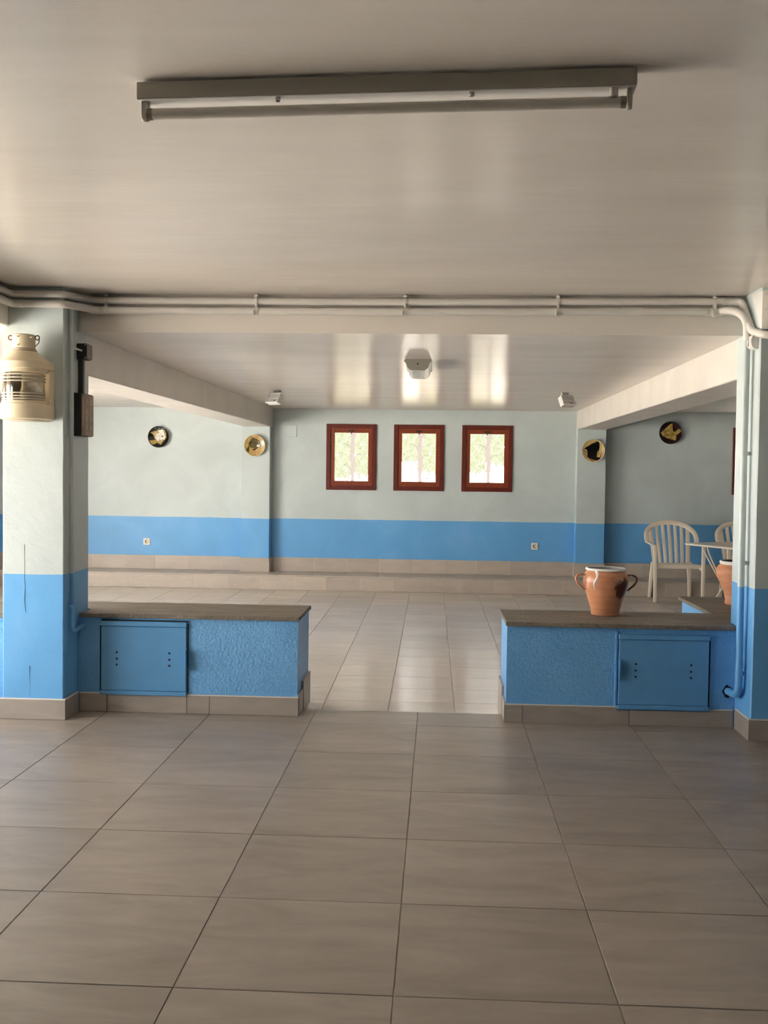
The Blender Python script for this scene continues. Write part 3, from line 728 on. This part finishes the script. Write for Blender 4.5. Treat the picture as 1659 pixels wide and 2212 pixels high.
def floodlight(x, y, turn, label):
    r = empty('floodlight', (x, y, CB), turn); tag(r, label, 'lamp')
    MB().prism([(-.042, 0), (.042, 0), (.026, -.045), (-.026, -.045)], .03, .055, 'y', .002).build('bracket', 'lamp_body', r, False, local=True)
    t = Matrix.Rotation(math.radians(-28), 4, 'X')
    def tb(x0, x1, y0, y1, z0, z1, b, name, mat, par):
        mm = MB().box(x0, x1, y0, y1, z0, z1, b); bmesh.ops.transform(mm.bm, matrix=Matrix.Translation((0, -.01, -.075)) @ t, verts=mm.bm.verts); return mm.build(name, mat, par, False, local=True)
    h = tb(-.075, .075, 0, .05, -.05, .05, .004, 'housing', 'white_pvc', r)
    tb(-.079, .079, -.012, 0, .044, .054, .002, 'rim', 'lamp_reflector', h); tb(-.079, .079, -.012, 0, -.058, -.040, .002, 'rim', 'lamp_reflector', h)
    tb(-.079, -.071, -.012, 0, -.04, .044, .002, 'rim', 'lamp_reflector', h); tb(.071, .079, -.012, 0, -.04, .044, .002, 'rim', 'lamp_reflector', h)
    tb(-.071, .071, -.004, 0, -.040, .044, 0, 'glass_front', 'glaze_inside', h)
    tb(.020, .034, -.006, -.002, -.038, -.026, 0, 'lamp_foot', 'black', h)
    tb(-.071, .071, -.008, -.001, -.012, -.006, 0, 'divider', 'lamp_reflector', h)
floodlight(-1.60, 10.02, math.radians(-32), 'white floodlight on the back ceiling, left of the windows')
floodlight(1.215, 9.98, math.radians(32), 'white floodlight on the back ceiling, right of the windows')

# ------------------------------------------------------------------ sockets and cover plates
def socket(x, z, label):
    r = empty('wall_socket', (x, YB, z)); tag(r, label, 'socket')
    MB().box(x-.042, x+.042, YB-.011, YB+.001, z-.042, z+.042, .004).build('plate', 'socket_white', r)
    MB().lathe([(.029, -.0115), (.029, -.014), (.023, -.014), (.021, -.010), (.006, -.010)], (x, YB, z), 28, 'y').build('insert', 'socket_white', r)
    MB().lathe([(.0215, -.0085), (.0215, -.0118)], (x, YB, z), 24, 'y', a0=0, a1=2*PI).build('recess_shade', 'socket_shadow', r)  # dark disc paints the shade on the socket well floor
    MB().lathe([(.013, -.0118), (.012, -.014)], (x+.006, YB, z), 20, 'y').build('pin_base', 'socket_white', r)
socket(-3.672, .497, 'square ivory socket low on the left bay wall')
socket(1.202, .518, 'square ivory socket low on the wall under the windows')
for x0, x1, z0, z1, lab in ((-1.93, -1.777, 1.838, 1.986, 'painted-over cover plate on the back wall left of the windows'), (1.496, 1.611, 1.872, 1.978, 'painted-over cover plate on the back wall right of the windows')):
    o = MB().box(x0, x1, YB-.006, YB+.001, z0, z1, .0015).build('cover_plate', 'paint', None, False, at=((x0+x1)/2, YB, (z0+z1)/2)); tag(o, lab, 'cover plate')

# ------------------------------------------------------------------ decorated plates
def plate(x, z, R, yb, base, rim, label, motifs):
    r = empty('wall_plate', (x, yb, z)); tag(r, label, 'plate')
    def yy(rad): q = rad/R; return -.010 - .022*max(0, (q-.45)/.55)**1.6
    prof_f = [(R*q, yy(R*q)) for q in (.001, .2, .45, .6, .75, .88, .95)]
    rims = [(R*.985, yy(R)-.001), (R, yy(R)+.001), (R*.99, yy(R)+.006)]
    back = [(R*.8, -.010), (R*.5, 0), (.002, 0)]
    MB().lathe(prof_f+[(R*.965, yy(R*.965))], (x, yb, z), 48, 'y', caps=False).build('dish', base, r)
    MB().lathe([(R*.962, yy(R*.962)-.0004)]+rims+back, (x, yb, z), 48, 'y', caps=False).build('rim', rim, r)
    for i, (nm, mat, poly, lift) in enumerate(motifs):
        m = MB(); f = m.bm.faces.new([m.bm.verts.new((u*R, 0, v*R)) for u, v in poly])
        bmesh.ops.triangulate(m.bm, faces=[f]); bmesh.ops.subdivide_edges(m.bm, edges=m.bm.edges, cuts=2, use_grid_fill=True); bmesh.ops.triangulate(m.bm, faces=m.bm.faces)
        for v in m.bm.verts:
            rad = math.hypot(v.co.x, v.co.z)
            if rad > R*.975: k = R*.975/rad; v.co.x *= k; v.co.z *= k; rad = R*.975
            v.co.y = yy(rad)-.0009-lift
            v.co += Vector((x, yb, z))
        m.build(nm, mat, r)
def pn(pts, c, R): return [((a-c[0])/R, (c[1]-b)/R) for a, b in pts]
def blob(cx, cy, rx, ry, n=14): return [(cx+rx*math.cos(2*PI*i/n), cy+ry*math.sin(2*PI*i/n)) for i in range(n)]
def stroke(a, b, w):
    d = Vector((b[0]-a[0], b[1]-a[1])).normalized(); q = Vector((-d.y, d.x))*w/2
    return [(a[0]-q.x, a[1]-q.y), (b[0]-q.x*.3, b[1]-q.y*.3), (b[0]+q.x*.3, b[1]+q.y*.3), (a[0]+q.x, a[1]+q.y)]
c, R0 = (825, 915), 450
plate(-3.518, 1.818, .133, 12.90, 'g_black', 'g_black', 'black plate with a white and gold fish, on the left bay wall', [
    ('fish', 'g_fishgold', pn([(470, 735), (640, 670), (830, 620), (1000, 600), (1110, 610), (1150, 760), (1165, 920), (1100, 1030), (1000, 1100), (930, 1250), (890, 1160), (780, 1165), (700, 1060), (640, 960), (600, 830), (540, 770)], c, R0), 0),
    ('fish_tail', 'g_fishgold', pn([(440, 1075), (640, 1030), (720, 1070), (770, 1160), (640, 1235), (545, 1235), (600, 1160)], c, R0), 0),
    ('fish_belly', 'g_fishwhite', pn([(800, 690), (940, 690), (1060, 780), (1100, 900), (1060, 1020), (900, 1110), (770, 1090), (690, 980), (680, 860)], c, R0), .0006),
    ('fish_eye', 'print_eye', pn(blob(985, 890, 40, 30), c, R0), .0012)]
    + [('dot', 'g_fishwhite', pn(blob(a, b, 20, 18, 8), c, R0), 0) for a, b in ((685, 565), (800, 590), (870, 545), (975, 565), (1060, 555))])
c, R0 = (715, 790), 445
plate(-2.271, 1.721, .133, 12.748, 'g_gold', 'g_rim', 'ochre plate with a dark olive fish, on the left wall pilaster', [
    ('fish', 'g_fisholive', pn([(600, 440), (830, 540), (980, 640), (1025, 720), (1010, 790), (930, 860), (780, 900), (600, 890), (480, 860), (490, 1090), (350, 1000), (440, 830), (480, 640), (540, 540)], c, R0), 0),
    ('fish_head', 'g_fishwhite', pn(blob(860, 800, 75, 60), c, R0), .0006),
    ('fish_gill', 'g_brown', pn([(790, 560), (900, 580), (1000, 680), (1000, 770), (900, 640)], c, R0), .0006),
    ('fish_fin', 'g_brown', pn([(580, 980), (640, 930), (720, 900), (850, 880), (700, 1000)], c, R0), .0003)])
c, R0 = (765, 895), 520
plate(1.873, 1.706, .139, 12.748, 'g_cream', 'g_rim', 'cream plate with a large black fish, on the right wall pilaster', [
    ('fish', 'g_black', pn([(330, 815), (480, 720), (700, 580), (860, 500), (990, 475), (1040, 560), (1050, 750), (1020, 880), (960, 910), (890, 1000), (860, 1070), (750, 1120), (770, 1190), (930, 1185), (1090, 1200), (1060, 1280), (990, 1250), (1000, 1320), (860, 1345), (700, 1290), (560, 1210), (500, 1130), (510, 1000), (490, 880), (440, 830)], c, R0), 0),
    ('fish_eye', 'g_fishwhite', pn(blob(830, 565, 26, 24), c, R0), .0006)]
    + [('weed', 'g_brown', pn(stroke(a, b, w_), c, R0), 0) for a, b, w_ in (((480, 1000), (310, 860), 40), ((760, 1390), (330, 1020), 40), ((990, 880), (1010, 1040), 36), ((990, 1000), (985, 1180), 18), ((1090, 1210), (1130, 960), 40), ((1100, 540), (1110, 750), 18), ((1170, 1100), (1260, 840), 22))])
c, R0 = (775, 840), 468
plate(2.825, 1.938, .137, 12.90, 'g_darkred', 'g_black', 'dark plate with a golden fish, on the right bay wall', [
    ('fish', 'g_fishgold', pn([(370, 840), (560, 670), (720, 520), (850, 435), (830, 600), (880, 720), (930, 860), (980, 895), (1010, 860), (970, 790), (1060, 700), (1135, 660), (1110, 760), (1210, 765), (1080, 900), (960, 940), (900, 1020), (1010, 1160), (800, 1110), (620, 1050), (460, 970)], c, R0), 0)]
    + [('fish_stripe', 'g_brown', pn(stroke(a, b, w_), c, R0), .0006) for a, b, w_ in (((640, 660), (770, 840), 22), ((580, 950), (830, 860), 24), ((830, 860), (900, 950), 20), ((560, 760), (630, 880), 16), ((410, 790), (490, 750), 24))])

# ------------------------------------------------------------------ terracotta pots
p1 = empty('terracotta_pot', (1.008, 6.24, .574)); tag(p1, 'glazed terracotta pot with two looped handles on the right bench', 'pot')
out = [(.060, .0), (.081, .001), (.084, .008), (.083, .016), (.088, .04), (.098, .075), (.112, .118), (.126, .160), (.134, .195), (.1345, .218), (.128, .242), (.117, .258), (.113, .264), (.116, .268)]
MB().lathe(out, (0, 0, 0), 56, caps=False).build('body', 'terracotta_glazed', p1, local=True)
MB().lathe([(.1155, .2665), (.120, .270), (.1215, .276), (.119, .281), (.113, .282), (.108, .279)], (0, 0, 0), 56, caps=False).build('glazed_rim', 'glaze_white', p1, local=True)
MB().lathe([(.1085, .2795), (.107, .262), (.120, .235), (.124, .20), (.10, .11), (.078, .03), (.002, .026)], (0, 0, 0), 48, caps=False).build('inside', 'glaze_inside', p1, local=True)
def skin(z):
    for (r0, z0), (r1, z1) in zip(out, out[1:]):
        if z0 <= z <= z1: return r0+(r1-r0)*(z-z0)/(z1-z0)
    return out[-1][0]
dr = MB(); q = []
for i in range(13):
    z = .270-.112*i/12; a = math.radians(-128+5*math.sin(i*.5)+i*.4); rr = skin(z)+.0012; wd = (.010, .011, .009, .007, .006, .006, .0055, .005, .005, .0045, .004, .003, .002)[i]
    t = Vector((-math.sin(a), math.cos(a), 0)); pnt = Vector((rr*math.cos(a), rr*math.sin(a), z)); nn = Vector((math.cos(a), math.sin(a), 0))
    q.append([pnt-t*wd, pnt-t*wd*.5+nn*.0018, pnt+t*wd*.5+nn*.0018, pnt+t*wd, pnt-nn*.003])
dr.rings(q).build('glaze_drip', 'glaze_white', p1, local=True)
for sg, mat in ((-1, 'terracotta_glazed'), (1, 'handle_brown')):
    a = -.25 if sg > 0 else PI+.12
    ex = Vector((math.cos(a), math.sin(a), 0)); pts = [(.122, .238), (.150, .244), (.176, .236), (.184, .214), (.170, .188), (.146, .166), (.128, .150)]
    MB().sweep(smooth_path([ex*p+Vector((0, 0, z)) for p, z in pts], .02, 4), .022, .012, ex.cross(Vector((0, 0, 1))).cross(Vector((.01, .01, 1))), 10).build('handle', mat, p1, local=True)
p2 = empty('terracotta_jar', (2.000, 6.88, .573)); tag(p2, 'plain unglazed terracotta jar half hidden behind the right pillar', 'pot')
out2 = [(.07, 0), (.108, .001), (.112, .012), (.108, .03), (.120, .08), (.145, .14), (.164, .185), (.170, .215), (.165, .24), (.150, .258), (.143, .264)]
MB().lathe(out2, (0, 0, 0), 56, caps=False).build('body', 'terracotta', p2, local=True)
MB().lathe([(.143, .263), (.147, .268), (.150, .277), (.147, .285), (.138, .287), (.132, .283)], (0, 0, 0), 56, caps=False).build('rim', 'glaze_white', p2, local=True)
MB().lathe([(.1325, .2835), (.132, .262), (.155, .22), (.13, .12), (.10, .03), (.002, .026)], (0, 0, 0), 48, caps=False).build('inside', 'jar_inside', p2, local=True)

# ------------------------------------------------------------------ white garden chairs and table
def make_chair():
    r = empty('garden_chair', (0, 0, 0))
    # seat: dished slab with rolled front edge
    m = MB(); nx, ny = 12, 10; top, bot = [], []
    for j in range(ny+1):
        t = j/ny; y = -.225+.40*t; hw = .245-.035*t
        rt, rb = [], []
        for i in range(nx+1):
            u = -1+2*i/nx; x = hw*u
            z = .430-.018*(1-u*u)*math.sin(PI*min(1, t*1.1))-.022*max(0, .12-t)/.12 - .015*t
            rt.append((x, y, z)); rb.append((x, y, z-.014))
        top.append(rt); bot.append(rb)
    rings = [t_+b_[::-1] for t_, b_ in zip(top, bot)]
    m.rings(rings); m.sweep([(-.245, -.222, .405), (.245, -.222, .405)], .014, .045, (0, 0, 1), 8); m.build('seat', 'plastic_cream', r, local=True)
    yb = lambda z: .165+.205*max(0, (z-.42)/.48)**1.15
    bow = lambda x, z: -.115*abs(x/.29)**2.6*max(0, min(1, (.93-z)/.28))
    P3 = lambda x, z: (x, yb(z)+bow(x, z), z)
    # arch of the back, running down into the arms
    a = [(-.285, .655), (-.291, .70)]+[(-.29*math.cos(t), .715+.170*math.sin(t)**.9) for t in [PI*i/22 for i in range(1, 22)]]+[(.291, .70), (.285, .655)]
    MB().sweep([P3(x, z) for x, z in a], .056, .020, (0, -1, .25), 10).build('back_frame', 'plastic_cream', r, local=True)
    bx = lambda k: .192*k/3      # slat positions at the seat
    tx = lambda k: .222*k/3
    for k in (-3, -2, -1, 0, 1, 2, 3):
        ztop = .722+.158*math.sqrt(max(0, 1-(tx(k)/.29)**2)); w_ = .052 if abs(k) == 3 else .041
        pts = [P3(bx(k)+(tx(k)-bx(k))*t, .415+(ztop-.415)*t) for t in [i/8 for i in range(9)]]
        pts = [(x, yb(z)+.004-.02*(1-(x/.23)**2)*0, z) for x, y, z in pts]
        MB().sweep(pts, w_, .014, (0, -1, .2), 8).build('back_slat', 'plastic_cream', r, local=True)
    for sg in (-1, 1):
        arm = smooth_path([(sg*.285, yb(.66)+bow(.285, .66)+.02, .668), (sg*.288, .04, .655), (sg*.287, -.17, .650), (sg*.276, -.235, .632)], .05, 5)
        MB().sweep(arm, .050, .022, (0, 0, 1), 10).build('arm', 'plastic_cream', r, local=True)
        MB().sweep([(sg*.276, -.232, .648), (sg*.272, -.240, .50), (sg*.270, -.248, .30), (sg*.268, -.262, 0)], [.046, .042, .040, .036], [.05, .048, .044, .036], (0, -1, 0), 10).build('leg', 'plastic_cream', r, local=True)
        MB().sweep([(sg*.205, .150, .425), (sg*.222, .190, .25), (sg*.235, .228, 0)], [.065, .05, .034], [.05, .042, .034], (0, -1, 0), 10).build('leg', 'plastic_cream', r, local=True)
        MB().sweep([(sg*.235, -.21, .405), (sg*.268, -.235, .37)], .04, .03, (0, -1, 0), 8).build('gusset', 'plastic_cream', r, local=True)
    return r
ch = make_chair(); ch.location = (2.757, 12.20, ZB); tag(ch, 'cream plastic garden chair seen whole, left of the table', 'chair', 'plastic garden chairs in the right bay')
ch2 = copy_tree(ch); ch2.location = (3.585, 12.20, ZB); tag(ch2, 'cream plastic garden chair behind the table, half hidden by the right pillar', 'chair', 'plastic garden chairs in the right bay')

tab = empty('garden_table', (3.24, 11.30, ZB), math.atan2(.48, .88)); tag(tab, 'white square folding table in front of the garden chairs', 'table')
def rrect(h, rad, n=8):
    pts = []
    for cx, cy, a0 in ((h-rad, h-rad, 0), (-h+rad, h-rad, PI/2), (-h+rad, -h+rad, PI), (h-rad, -h+rad, 1.5*PI)):
        pts += [(cx+rad*math.cos(a0+PI/2*i/n), cy+rad*math.sin(a0+PI/2*i/n)) for i in range(n+1)]
    return pts
MB().prism(rrect(.43, .10), .692, .712, b=.004).build('table_top', 'table_white', tab, local=True)
ca, sa = math.cos(-tab.rotation_euler.z), math.sin(-tab.rotation_euler.z)
def tl(x, y, z):   # world -> table local
    dx, dy = x-tab.location.x, y-tab.location.y
    return Vector((dx*ca-dy*sa, dx*sa+dy*ca, z-ZB))
for dx in (0, .045):
    w_ = [(2.885+dx, 11.42, .66), (2.895+dx, 11.42, .60), (2.985+dx*.6, 11.40, .43), (3.075+dx*.3, 11.38, .27), (3.095+dx*.2, 11.37, .20)]
    for k in (0, 1):
        pp = smooth_path([tl(*p) for p in w_], .08, 5)
        if k: pp = [Vector((-p.x, -p.y, p.z)) for p in pp]
        MB().tube(pp, .0095, 10).build('leg_tube', 'plastic_cream', tab, local=True)
for end in ((2.935, 11.36, ZB+.008), (3.16, 11.44, ZB+.008)):
    for k in (0, 1):
        pp = [tl(3.098, 11.37, .215), tl((3.098+end[0])/2+.01, (11.37+end[1])/2, .10), tl(*end)]
        if k: pp = [Vector((-p.x, -p.y, p.z)) for p in pp]
        MB().tube(smooth_path(pp, .05, 4), .0095, 10).build('foot_tube', 'plastic_cream', tab, local=True)
